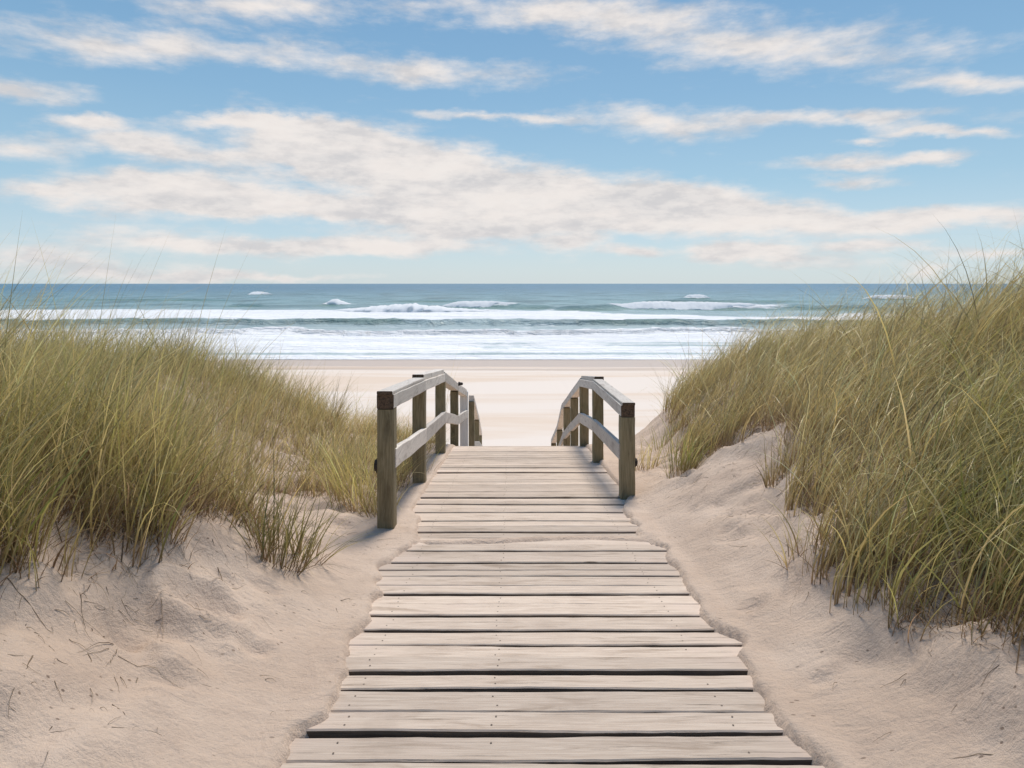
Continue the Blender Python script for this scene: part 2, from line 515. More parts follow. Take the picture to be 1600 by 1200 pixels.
def sea_material():
    m, t, b = material("sea water")
    tc = N(t, 'ShaderNodeTexCoord')
    P = tc.outputs['Object']
    sep = N(t, 'ShaderNodeSeparateXYZ'); t.links.new(P, sep.inputs[0])
    fo = N(t, 'ShaderNodeAttribute', attribute_name='foam')
    gn = N(t, 'ShaderNodeAttribute', attribute_name='face')
    # water body
    lg = math_node(t, 'LOGARITHM', sep.outputs[1], 10.0)
    c = mixcol(t, maprange(t, lg, 1.84, 2.26), (0.47, 0.57, 0.57), (0.205, 0.36, 0.385))
    c = mixcol(t, maprange(t, lg, 2.15, 2.9), c, (0.06, 0.195, 0.31))
    pat = noise(t, scaled(t, P, (0.06, 0.045, 1)), 1.0, 10, 0.72, 0.6)
    c = mixcol(t, math_node(t, 'MULTIPLY', maprange(t, pat.outputs['Fac'], 0.44, 0.62, 0, 0.85), maprange(t, lg, 1.95, 2.25, 0.25, 1)), c, (0.055, 0.14, 0.165))
    c = mixcol(t, math_node(t, 'MULTIPLY', gn.outputs['Fac'], 0.85), c, (0.13, 0.235, 0.19))
    # foam
    f1 = noise(t, scaled(t, P, (0.13, 0.11, 1)), 1.0, 9, 0.66, 0.5)
    f2 = noise(t, scaled(t, P, (0.7, 0.5, 1)), 1.0, 7, 0.7, 0.3)
    fm = math_node(t, 'ADD', fo.outputs['Fac'], math_node(t, 'MULTIPLY', math_node(t, 'SUBTRACT', f1.outputs['Fac'], 0.5), 1.5))
    fm = math_node(t, 'ADD', fm, math_node(t, 'MULTIPLY', math_node(t, 'SUBTRACT', f2.outputs['Fac'], 0.5), 0.5))
    mask = maprange(t, fm, 0.36, 0.74)
    mask = math_node(t, 'MULTIPLY', mask, maprange(t, fo.outputs['Fac'], 0.02, 0.12))
    foamc = mixcol(t, maprange(t, f2.outputs['Fac'], 0.35, 0.65), (0.86, 0.86, 0.86), (0.93, 0.925, 0.91))
    c = mixcol(t, mask, c, foamc)
    t.links.new(c, b.inputs['Base Color'])
    t.links.new(maprange(t, mask, 0, 1, 0.32, 0.9), b.inputs['Roughness'])
    t.links.new(maprange(t, mask, 0, 1, 0.32, 0.05), b.inputs['Specular IOR Level'])
    b.inputs['IOR'].default_value = 1.33
    w1 = noise(t, scaled(t, P, (0.05, 0.16, 1)), 1.0, 7, 0.65, 0.4)
    w2 = noise(t, scaled(t, P, (0.5, 1.4, 1)), 1.0, 5, 0.6, 0.3)
    h = math_node(t, 'ADD', w1.outputs['Fac'], math_node(t, 'MULTIPLY', w2.outputs['Fac'], 0.25))
    bump(t, b, h, 1.0, 2.2)
    return m


def foam_material():
    m, t, b = material("wave foam")
    tc = N(t, 'ShaderNodeTexCoord')
    n = noise(t, tc.outputs['Object'], 0.9, 7, 0.65)
    c = mixcol(t, maprange(t, n.outputs['Fac'], 0.3, 0.6), (0.86, 0.87, 0.87), (0.94, 0.94, 0.93))
    t.links.new(c, b.inputs['Base Color'])
    b.inputs['Roughness'].default_value = 0.95
    b.inputs['Specular IOR Level'].default_value = 0.05
    bump(t, b, n.outputs['Fac'], 0.35, 0.2)
    tr = N(t, 'ShaderNodeBsdfTranslucent')          # froth lets the light through
    t.links.new(c, tr.inputs['Color'])
    mx = N(t, 'ShaderNodeMixShader'); mx.inputs[0].default_value = 0.25
    out = [q for q in t.nodes if q.type == 'OUTPUT_MATERIAL'][0]
    t.links.new(b.outputs[0], mx.inputs[1]); t.links.new(tr.outputs[0], mx.inputs[2])
    t.links.new(mx.outputs[0], out.inputs['Surface'])
    return m


M_SAND = sand_material()
M_PLANK = wood_material("weathered plank", 0, (0.68, 0.56, 0.45), (0.55, 0.435, 0.34), (0.34, 0.25, 0.18), (0.46, 0.36, 0.28), dusty=True)
M_EDGE = wood_material("gap-shaded plank edge", 0, (0.20, 0.15, 0.11), (0.13, 0.095, 0.07), (0.07, 0.05, 0.035), (0.10, 0.075, 0.05), knots=False)  # edge wood coloured darker to paint in the shade between boards
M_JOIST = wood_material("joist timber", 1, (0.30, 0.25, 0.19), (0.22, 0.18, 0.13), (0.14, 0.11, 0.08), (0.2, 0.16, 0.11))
M_POST = wood_material("greenish post timber", 2, (0.30, 0.25, 0.155), (0.205, 0.168, 0.095), (0.10, 0.08, 0.045), (0.165, 0.15, 0.07))
M_RAIL = wood_material("silvered rail timber", 1, (0.76, 0.695, 0.615), (0.62, 0.555, 0.485), (0.36, 0.30, 0.25), (0.52, 0.45, 0.40), knots=False)
M_PALE = wood_material("pale post timber", 2, (0.88, 0.87, 0.84), (0.80, 0.78, 0.75), (0.66, 0.63, 0.59), (0.78, 0.76, 0.72), knots=False)
M_END = plain("dark end grain", (0.135, 0.085, 0.052), 0.9, 0, 90, 0.7)
M_IRON = plain("rusty iron", (0.06, 0.045, 0.035), 0.75, 0.3, 120, 0.5)
M_NAIL = plain("nail head", (0.20, 0.15, 0.115), 0.8, 0.1, 200, 0.4)
M_GRASS = grass_material()
M_SEA = sea_material()
M_FOAM = foam_material()


# ------------------------------------------------------------------ ground sheet
def spread(lo, hi, step, far, ratio=1.09):
    core = list(np.arange(lo, hi + 1e-6, step))
    up, s = [], step
    v = hi
    while v < far[1]:
        s *= ratio; v += s; up.append(v)
    dn, s, v = [], step, lo
    while v > far[0]:
        s *= ratio; v -= s; dn.append(v)
    return np.array(dn[::-1] + core + up)


gx = spread(-2.3, 2.5, 0.026, (-9000, 9000), 1.10)
gy = spread(1.5, 7.2, 0.028, (-70, 25000), 1.055)
GX, GY = np.meshgrid(gx, gy)
GZ = ground_z(GX, GY)
ground = quads_object("ground", np.stack([GX, GY, GZ], -1).reshape(-1, 3), grid_faces(len(gy), len(gx)), M_SAND)
tag(ground, "pale sand of the dune path and the wide beach", "sand", kind="structure")


# ------------------------------------------------------------------ sea
def sea_height_and_masks(x, y):
    """wave height, foam cover and steep green face at a place on the water"""
    h = np.zeros_like(x); foam = np.zeros_like(x); face = np.zeros_like(x)
    wob = (fbm(x * 0.035, y * 0.01, 51, 4) - .5)
    wob2 = (fbm(x * 0.13, y * 0.03, 57, 6, .62) - .5)
    # broad belt of broken water, outer
    left = 1 - sst(8, 30, x)
    far1 = 106 + 20 * left + 26 * wob + 22 * wob2
    near1 = 79 + 15 * wob2 + 8 * wob
    belt1 = sst(near1 - 1.5, near1 + 0.8, y) * (1 - sst(far1 - 8, far1 + 3, y))
    foam = np.maximum(foam, belt1 * 0.98)
    h += 0.7 * np.exp(-((y - (near1 - 1.0)) / np.where(y < near1 - 1.0, 1.1, 5.0)) ** 2)
    face = np.maximum(face, np.exp(-((y - (near1 - 1.4)) / 1.0) ** 2) * sst(-75, -45, x) * (0.10 + 0.70 * sst(.42, .6, fbm(x * .06, y * 0 + 2, 61, 3))))
    # inner wash
    far2 = 65 + 17 * wob2 + 9 * wob + 3 * sst(0, 30, x)
    belt2 = (1 - sst(far2 - 2.0, far2 + 0.6, y))
    streak = sst(.50, .68, fbm(x * .02, y * .5, 71, 4))
    belt2 = belt2 * (1 - 0.75 * streak * sst(46, 52, y) * (1 - sst(62, 66, y)) * sst(-15, 20, x))
    belt2 = belt2 * (1 - 0.6 * np.exp(-((y - 45.6 - 2 * wob) / 0.9) ** 2))
    foam = np.maximum(foam, belt2 * 0.95)
    h += 0.45 * np.exp(-((y - (far2 - 1.5)) / np.where(y < far2 - 1.5, 1.0, 3.0)) ** 2)
    # mid trough keeps streaks of froth
    foam = np.maximum(foam, 0.27 * sst(60, 70, y) * (1 - sst(95, 130, y)))
    # outer breakers: (x0, x1, y, height, foamy)
    for (x0, x1, yc, a, fy) in ((17, 51, 126, 1.0, 1), (-14, 1, 133, 1.0, 1), (8, 20, 124, .7, 0), (51, 72, 128, .9, 0), (-60, -52, 140, .6, 0),
                                (-42, -36, 146, .5, 1), (-112, -103, 282, .8, 1), (53, 61, 204, 1.1, 1), (108, 122, 200, 1.1, 1),
                                (0, 8, 131, .7, 0), (-30, -8, 171, .5, 0), (-140, -80, 190, .5, 0), (30, 80, 176, .5, 0)):
        e = 0.25 * (x1 - x0)
        along = sst(x0 - e, x0 + e, x) * (1 - sst(x1 - e, x1 + e, x))
        yy = yc + 5 * wob2
        hh = a * along * np.exp(-((y - yy) / np.where(y < yy, 1.8, 5.0)) ** 2)
        h += hh
        face = np.maximum(face, along * np.exp(-((y - yy + 4.0) / 2.6) ** 2))
        if fy:
            foam = np.maximum(foam, along * sst(yy - 3.0, yy - 1.0, y) * (1 - sst(yy + 4, yy + 14, y)))
    amp = sst(60, 110, y)
    h += amp * 0.55 * (fbm(x * .05, y * .11, 81, 4) - .5)
    h = h * sst(41.5, 50, y) + 0.03
    return h, foam, face


pyr = np.concatenate([np.arange(562.5, 470, -0.4), np.arange(470, 446, -0.3), np.arange(446, 443.2, -0.15)])
sy = HC * F / (pyr - 443.0)
sa = np.concatenate([np.arange(-1.9, -0.9, 0.02), np.arange(-0.9, 0.9, 0.0042), np.arange(0.9, 1.92, 0.02)])
SY, SA = np.meshgrid(sy, sa, indexing='ij')
SX = SY * SA
SH, SF, SG = sea_height_and_masks(SX, SY)
sea = quads_object("sea", np.stack([SX, SY, SH], -1).reshape(-1, 3), grid_faces(len(sy), len(sa))[:, ::-1], M_SEA,
                   attrs={'foam': ('FLOAT', SF), 'face': ('FLOAT', SG)})
tag(sea, "blue green sea with white surf running up the beach", "sea", kind="structure")


def breaker(x0, x1, yc, hgt, thick, label, seed, spray=0.0):
    """a crest of tumbling foam: an uneven ridge of white water"""
    n, k = int(max(30, (x1 - x0) * 4)), 11
    u = np.linspace(0, 1, n)
    xs = x0 + (x1 - x0) * u
    env = np.clip(np.minimum(u / 0.22, (1 - u) / 0.40), 0, 1) ** 1.0
    top = hgt * env * (0.35 + 0.8 * fbm(xs * 0.45, xs * 0 + seed, seed, 4) + 0.5 * fbm(xs * 2.2, xs * 0 + seed, seed + 1, 3))
    if spray:
        top = top + spray * np.exp(-((u - 0.38) / 0.16) ** 2) * (0.5 + fbm(xs * 1.4, xs * 0, seed + 3, 3))
    V = []
    for j in range(k):
        a = math.pi * j / (k - 1)
        rad = 0.75 + 0.5 * fbm(xs * 0.9 + j * 0.8, xs * 0 + j * 0.6, seed + 9, 3)
        yy = yc + 1.6 * (fbm(xs * .12, xs * 0, seed + 5, 3) - .5) - math.cos(a) * thick * env * rad * (1.1 if a < math.pi / 2 else 0.8)
        base = sea_height_and_masks(xs, yy)[0]
        zz = base - 0.25 + (top + 0.25) * math.sin(a) ** 0.8 * np.where(j in (0, k - 1), 1, 0.85 + 0.3 * rad * 0.5)
        V.append(np.stack([xs, yy, zz], -1))
    V = np.array(V).reshape(-1, 3)
    loc = np.array([(x0 + x1) / 2, yc, 0.0])
    o = quads_object("breaking_wave", V - loc, grid_faces(k, n), M_FOAM)
    o.location = loc
    tag(o, label, "wave", "waves breaking off the beach")
    return o


breaker(-34, 6.0, 117, 0.50, 4.5, "widest white breaking wave with a tall peak, left of the railings' gap", 3, 0.75)
breaker(18, 50, 126, 0.42, 3.2, "long straight white breaker with a green face, right of centre", 14)
breaker(-14.5, 0.5, 133, 0.34, 2.6, "thin white crest just behind the tall peaked breaker", 25)
breaker(-41.5, -35.5, 146, 0.3, 2.2, "small white crest throwing up a puff of spray", 36, .45)
breaker(-113.5, -103, 282, 0.55, 3.5, "lone small whitecap far out at the left, nearest the horizon", 47)
breaker(53, 61.5, 204, 0.3, 2.5, "tiny whitecap far out, right of centre above the long breaker", 58)
breaker(106, 124, 200, 0.42, 2.5, "far whitecap glimpsed above the grass of the right hand dune", 69)


# ------------------------------------------------------------------ boardwalk
walk_loc = (0.1, 2.0, float(deck_z(2.0)))
walk = empty("boardwalk", walk_loc)
tag(walk, "sandy boardwalk of pale weathered planks leading down between the dunes", "boardwalk")
JX = (-0.56, -0.06, 0.74)


def plank(y0, y1, xl, xr, top, tilt, seed, thick=0.036, zfun=deck_z, nails=True):
    """one sawn board: chamfered section, bowed and worn along its length"""
    rr = np.random.default_rng(seed)
    n = 36
    xs = np.linspace(xl, xr, n)
    c = 0.005
    w = y1 - y0
    sec = [(0, -thick), (0, -c), (c, 0), (w * .5, 0.0015 * rr.uniform(-1, 1)), (w - c, 0), (w, -c), (w, -thick)]
    ew0 = 0.010 * (fbm(xs * 3.1, xs * 0 + seed, seed, 3) - .5) + 0.004 * (fbm(xs * 22, xs * 0, seed + 1, 2) - .5)
    ew1 = 0.010 * (fbm(xs * 3.1, xs * 0 + seed + 9, seed + 2, 3) - .5) + 0.004 * (fbm(xs * 22, xs * 0, seed + 3, 2) - .5)
    skew = rr.uniform(-.006, .006) * (xs - 0.1)
    warp = 0.010 * (fbm(xs * .9, xs * 0 + seed * 1.7, seed + 4, 2) - .5)
    V, Q = [], []
    z0 = float(zfun(y0)); z1 = float(zfun(y1))
    for i, x in enumerate(xs):
        for j, (a, b) in enumerate(sec):
            f = a / w
            yy = y0 + a + skew[i] + ew0[i] * (1 - f) + ew1[i] * f
            if i in (0, n - 1):
                pass
            zz = z0 + (z1 - z0) * f + b + top + tilt * (f - .5) + warp[i]
            V.append((x + (0.006 * (rr.random() - .5) if i in (0, n - 1) else 0), yy, zz))
    k = len(sec)
    for i in range(n - 1):
        for j in range(k):
            j2 = (j + 1) % k
            Q.append((i * k + j, i * k + j2, (i + 1) * k + j2, (i + 1) * k + j))
    mi = [2 if (q % k) in (0, k - 2, k - 1) else 0 for q in range(len(Q))]     # unbleached sawn edges and underside, darkened further as painted gap shade
    Q.append(tuple(range(k))[::-1]); Q.append(tuple((n - 1) * k + j for j in range(k)))
    mi += [0, 0]
    if nails:
        for jx in JX:
            for f in (0.27, 0.72):
                if rr.random() < 0.12:
                    continue
                cx = jx + rr.uniform(-.012, .012); r = 0.0036
                i = int(np.argmin(abs(xs - cx)))
                cy = y0 + f * w; cz = z0 + (z1 - z0) * f + top + tilt * (f - .5) + warp[i] + 0.0014
                b0 = len(V)
                for q in range(7):
                    V.append((cx + r * math.cos(q * 2 * math.pi / 7), cy + r * math.sin(q * 2 * math.pi / 7), cz))
                Q.append(tuple(range(b0, b0 + 7))); mi.append(1)
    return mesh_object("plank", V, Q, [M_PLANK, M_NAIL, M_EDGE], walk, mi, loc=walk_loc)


# seams between boards, measured along the walk
seams = [2.668, 2.796, 2.932, 3.089, 3.231, 3.360, 3.490, 3.640, 3.755, 3.870, 3.985, 4.115, 4.25]
lo = [2.668]
while lo[-1] > 0.4:
    lo.append(lo[-1] - random.uniform(.128, .152))
seams = lo[:0:-1] + seams
while seams[-1] < DECK_END - 0.13:
    seams.append(seams[-1] + random.uniform(.122, .158))
seams[-1] = DECK_END
EDGE_L = [(0, -.80), (2.8, -.79), (3.5, -.85), (4.5, -.80), (4.9, -.80), (5.6, -.88), (6.1, -.90), (7.4, -.86), (7.9, -.80), (9, -.81)]
EDGE_R = [(0, 1.03), (2.8, 1.04), (3.6, 1.09), (4.3, 1.08), (5.0, 1.08), (5.7, 1.06), (6.6, 1.10), (7.3, 1.02), (8.0, 1.03), (9, 1.01)]
for i in range(len(seams) - 1):
    a, b = seams[i], seams[i + 1]
    gap = random.choice((.006, .009, .011, .015, .019, .023)) * (1.0 if a < 3.5 else 1.0 if a < 5 else .7)
    yc = .5 * (a + b)
    xl = float(np.interp(yc, *zip(*EDGE_L))) + random.uniform(-.06, .03)
    xr = float(np.interp(yc, *zip(*EDGE_R))) + random.uniform(-.035, .075)
    if 6.9 < yc < 7.05:
        xr += 0.10
    plank(a + gap, b, xl, xr, random.uniform(-.007, .005), random.uniform(-.006, .008), 100 + i)
# the steps that go on down towards the beach
y = DECK_END + 0.05
k = 0
while y < 17.6 and k < 30:
    zt = float(deck_z(y + .14)) - 0.02
    plank(y, y + .27, -.78, 1.0, 0, 0, 400 + k, zfun=lambda q, zt=zt: zt, nails=False)
    y += .30; k += 1


def beam(name, pts, wx, hz, mats, parent, loc, end_first=None, end_last=None, seed=1, cham=0.004, wobble=0.003):
    """a timber of section wx by hz following pts (x, y, z of its top centre) with near-square ends"""
    V, Q, mi = [], [], []
    rr = np.random.default_rng(seed)
    sec = [(-wx / 2, -hz + cham), (-wx / 2, -cham), (-wx / 2 + cham, 0), (wx / 2 - cham, 0), (wx / 2, -cham), (wx / 2, -hz + cham),
           (wx / 2 - cham, -hz), (-wx / 2 + cham, -hz)]
    k = len(sec)
    for (x, yy, z) in pts:
        ox, oz = rr.uniform(-wobble, wobble), rr.uniform(-wobble, wobble)
        for (a, b) in sec:
            V.append((x + a + ox, yy, z + b + oz))
    n = len(pts)
    for i in range(n - 1):
        for j in range(k):
            j2 = (j + 1) % k
            Q.append((i * k + j, (i + 1) * k + j, (i + 1) * k + j2, i * k + j2)); mi.append(0)
    Q.append(tuple(range(k))); mi.append(1 if end_first else 0)
    Q.append(tuple((n - 1) * k + j for j in range(k))[::-1]); mi.append(1 if end_last else 0)
    return mesh_object(name, V, Q, mats, parent, mi, loc=loc)


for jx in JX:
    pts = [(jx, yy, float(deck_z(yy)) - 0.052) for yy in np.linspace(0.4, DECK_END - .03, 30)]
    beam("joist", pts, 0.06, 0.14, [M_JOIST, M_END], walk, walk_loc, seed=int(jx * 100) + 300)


# ------------------------------------------------------------------ railings
def post_mesh(x, yy, w, zb, zt, mats, parent, loc, seed, lean=0.0, label=None):
    rr = np.random.default_rng(seed)
    V, Q = [], []
    c = 0.006
    h = w / 2
    ring = [(-h, -h + c), (-h, h - c), (-h + c, h), (h - c, h), (h, h - c), (h, -h + c), (h - c, -h), (-h + c, -h)]
    zs = np.linspace(zb, zt, 9)
    for i, z in enumerate(zs):
        ox, oy = rr.uniform(-.002, .002), rr.uniform(-.002, .002)
        for (a, b) in ring:
            V.append((x + a + ox + lean * (z - zt), yy + b + oy, z))
    k = 8
    for i in range(len(zs) - 1):
        for j in range(k):
            j2 = (j + 1) % k
            Q.append((i * k + j2, i * k + j, (i + 1) * k + j, (i + 1) * k + j2))
    Q.append(tuple(range(k))); Q.append(tuple((len(zs) - 1) * k + j for j in range(k))[::-1])
    o = mesh_object("post", V, Q, mats, parent, loc=loc)
    if label: o['label'] = label
    return o


def bolt(x, yy, z, r, length, sx, parent_post, loc):
    """square washer and round coach bolt head on the outer side of a post"""
    V, Q = [], []
    n = 12
    prof = [(0, r * 1.0), (length * .35, r * 1.0), (length * .36, r * .8), (length * .85, r * .72), (length, r * .4)]
    for (d, q) in prof:
        for i in range(n):
            a = 2 * math.pi * i / n
            V.append((x + sx * d, yy + q * math.cos(a), z + q * math.sin(a)))
    for j in range(len(prof) - 1):
        for i in range(n):
            i2 = (i + 1) % n
            Q.append((j * n + i, j * n + i2, (j + 1) * n + i2, (j + 1) * n + i))
    Q.append(tuple(range(n))); Q.append(tuple((len(prof) - 1) * n + i for i in range(n)))
    return mesh_object("bolt", V, Q, M_IRON, parent_post, loc=loc)


def railing(label, xc, posts, rail_pts, mid_pts, inner, splits, seed, post_foot, skip=()):
    """posts: (y, width, material, lean); rail_pts/mid_pts: (y, depth below the eye)"""
    y0 = posts[0][0]
    loc = (xc, y0, float(ground_z(xc, y0)))
    root = empty("wooden_railing", loc)
    tag(root, label, "railing", "railings beside the boardwalk")
    ry, rd = zip(*rail_pts)
    my, md = zip(*mid_pts)
    RW, RH, CW, CH = 0.117, 0.098, 0.108, 0.026

    def rz(v): return HC - float(np.interp(v, ry, rd))
    made = []
    for i, (yy, w, mt, lean) in enumerate(posts):
        zt = rz(yy) - CH - RH - 0.002
        if mt is M_PALE:
            zt = rz(yy) - CH - 0.006
        p = post_mesh(xc, yy, w, float(deck_z(yy)) - post_foot - (0.25 if i else 0.04), zt, mt, root, loc, seed + i, lean,
                      "pale silvery post" if mt is M_PALE else None)
        made.append(p)
    # top beam in lengths that butt at posts, with a cap board on it
    for s in range(len(splits) - 1):
        if s in skip:
            continue
        a, b = splits[s], splits[s + 1]
        ys = sorted(set([a, b] + [v for v in ry if a < v < b] + list(np.linspace(a, b, 6))))
        ft = s == 0
        beam("top_rail", [(xc, v, rz(v) - CH) for v in ys], RW, RH, [M_RAIL, M_END], root, loc, end_first=ft, end_last=True, seed=seed + 40 + s, wobble=.002)
        ys2 = [max(a, ys[0]) + (0.004 if s else -0.012)] + [v for v in ys[1:-1]] + [b - .003]
        off = -inner * 0.003
        beam("cap_board", [(xc + off - (inner * .012 if s == 1 else 0), v, rz(v) + (.027 if s == 1 else 0)) for v in ys2], CW, CH - .001 + (.027 if s == 1 else 0), [M_RAIL, M_END], root, loc, end_first=ft or s == 1, end_last=True, seed=seed + 60 + s, wobble=.002)
    # middle rail: boards fixed to the inner faces of the posts
    for s in range(len(splits) - 1):
        if s in skip:
            continue
        a, b = splits[s] + (0.045 if s == 0 else 0.003), splits[s + 1] - 0.003
        ys = sorted(set([a, b] + [v for v in my if a < v < b] + list(np.linspace(a, b, 6))))
        xx = xc + inner * (0.117 / 2 - 0.012)
        beam("middle_rail", [(xx, v, HC - float(np.interp(v, my, md))) for v in ys], 0.045, 0.135, [M_RAIL, M_END], root, loc, seed=seed + 80 + s, wobble=.003)
    return root, made, loc


XL, XR = -0.872, 0.985
left_posts = [(4.60, .117, M_POST, 0), (6.21, .117, M_POST, 0), (8.05, .117, M_POST, 0), (9.97, .117, M_POST, 0), (12.0, .14, M_PALE, 0), (14.2, .117, M_POST, 0),
              (16.3, .117, M_POST, 0), (17.9, .117, M_POST, 0)]
rail_l, lp, lloc = railing("left hand railing of weathered timber, starting nearer the viewer and with one pale white post", XL, left_posts,
                     [(4.5, .735), (6.21, .885), (8.05, 1.075), (9.97, 1.50), (12.0, 1.93), (14.2, 2.41), (16.3, 3.25), (18.1, 4.1)],
                     [(4.5, 1.135), (6.21, 1.36), (8.05, 1.565), (9.97, 2.0), (12, 2.30), (14.2, 3.40), (16.3, 3.9), (18.1, 4.45)],
                     1, [4.54, 6.21, 8.05, 10.05, 11.95, 14.2, 16.3, 18.0], 500, 0.0, skip=(4,))
right_posts = [(5.656, .122, M_POST, 0), (7.57, .117, M_POST, 0), (9.0, .117, M_POST, 0), (10.4, .117, M_POST, 0), (11.84, .117, M_POST, 0), (13.6, .117, M_POST, 0), (15.6, .117, M_POST, 0)]
rail_r, rp, rloc = railing("right hand railing of grey weathered timber, shorter and beginning farther along the boards", XR, right_posts,
                     [(5.5, 1.005), (7.57, 1.095), (9.0, 1.284), (10.4, 1.68), (11.4, 1.98), (12.4, 2.26), (13.6, 2.9), (15.7, 3.7)],
                     [(5.5, 1.36), (7.57, 1.55), (9.0, 1.765), (10.4, 2.2), (11.84, 2.66), (13.6, 3.45), (15.7, 4.2)],
                     -1, [5.595, 7.57, 9.0, 10.4, 12.4, 13.6, 15.65], 700, 0.0)
bolt(XL - .0585, 4.60, HC - 284 * 4.6 / F, .055, .03, -1, lp[0], lloc)
bolt(XR + .061, 5.656, HC - 279 * 5.656 / F, .045, .03, 1, rp[0], rloc)
bolt(XL + .0585, 9.99, HC - 157 * 9.97 / F, .03, .07, 1, lp[3], lloc)


# ------------------------------------------------------------------ grass
STRAW = np.array((0.82, 0.66, 0.35)); GOLD = np.array((0.68, 0.50, 0.19)); OLIVE = np.array((0.46, 0.415, 0.125))
GREEN = np.array((0.23, 0.275, 0.065)); BROWN = np.array((0.26, 0.155, 0.085)); DEAD = np.array((0.44, 0.31, 0.18))


def blades(base, height, wind, th0, th1, width, col, rootcol, rootlen, segs=6, curl=None):
    """many tapering grass blades in one mesh.
    base (n,3); height (n); wind (n) heading of the bend, radians from +X; th0/th1 lean at root and tip; col (n,3)"""
    n = len(base)
    L = segs + 1
    s = np.linspace(0, 1, L)
    dirx, diry = np.cos(wind), np.sin(wind)
    pos = np.zeros((n, L, 3)); pos[:, 0] = base
    ang = wind.copy()
    for i in range(1, L):
        sm = (s[i] + s[i - 1]) / 2
        th = th0 + (th1 - th0) * sm ** 1.35
        if curl is not None:
            ang = wind + curl * sm
        st = height / segs
        pos[:, i, 0] = pos[:, i - 1, 0] + st * np.sin(th) * np.cos(ang)
        pos[:, i, 1] = pos[:, i - 1, 1] + st * np.sin(th) * np.sin(ang)
        pos[:, i, 2] = pos[:, i - 1, 2] + st * np.cos(th)
    fa = RNG.uniform(0, math.pi, n)
    wv = np.stack([np.cos(fa), np.sin(fa) * .6, RNG.uniform(-.15, .15, n)], -1)
    taper = np.clip((1 - s ** 1.8), 0.06, 1) * (0.7 + 0.3 * np.minimum(s * 6, 1))
    off = wv[:, None, :] * (width[:, None] * taper[None, :] * 0.5)[..., None]
    V = np.stack([pos - off, pos + off], 2).reshape(-1, 3)
    f = np.clip(s[None, :] / np.maximum(rootlen[:, None], 1e-3), 0, 1)[..., None]
    f = f * f * (3 - 2 * f)
    c = rootcol[:, None, :] * (1 - f) + col[:, None, :] * f
    tip = np.clip((s - .72) / .28, 0, 1)[None, :, None]
    c = c * (1 - .5 * tip) + STRAW[None, None] * .5 * tip
    C = np.repeat(c[:, :, None, :], 2, 2).reshape(-1, 3)
    C = np.concatenate([C, np.ones((len(C), 1))], 1)
    b0 = (np.arange(n) * L * 2)[:, None] + (np.arange(segs) * 2)[None, :]
    Q = np.stack([b0, b0 + 1, b0 + 3, b0 + 2], -1).reshape(-1, 4)
    return V, Q, C


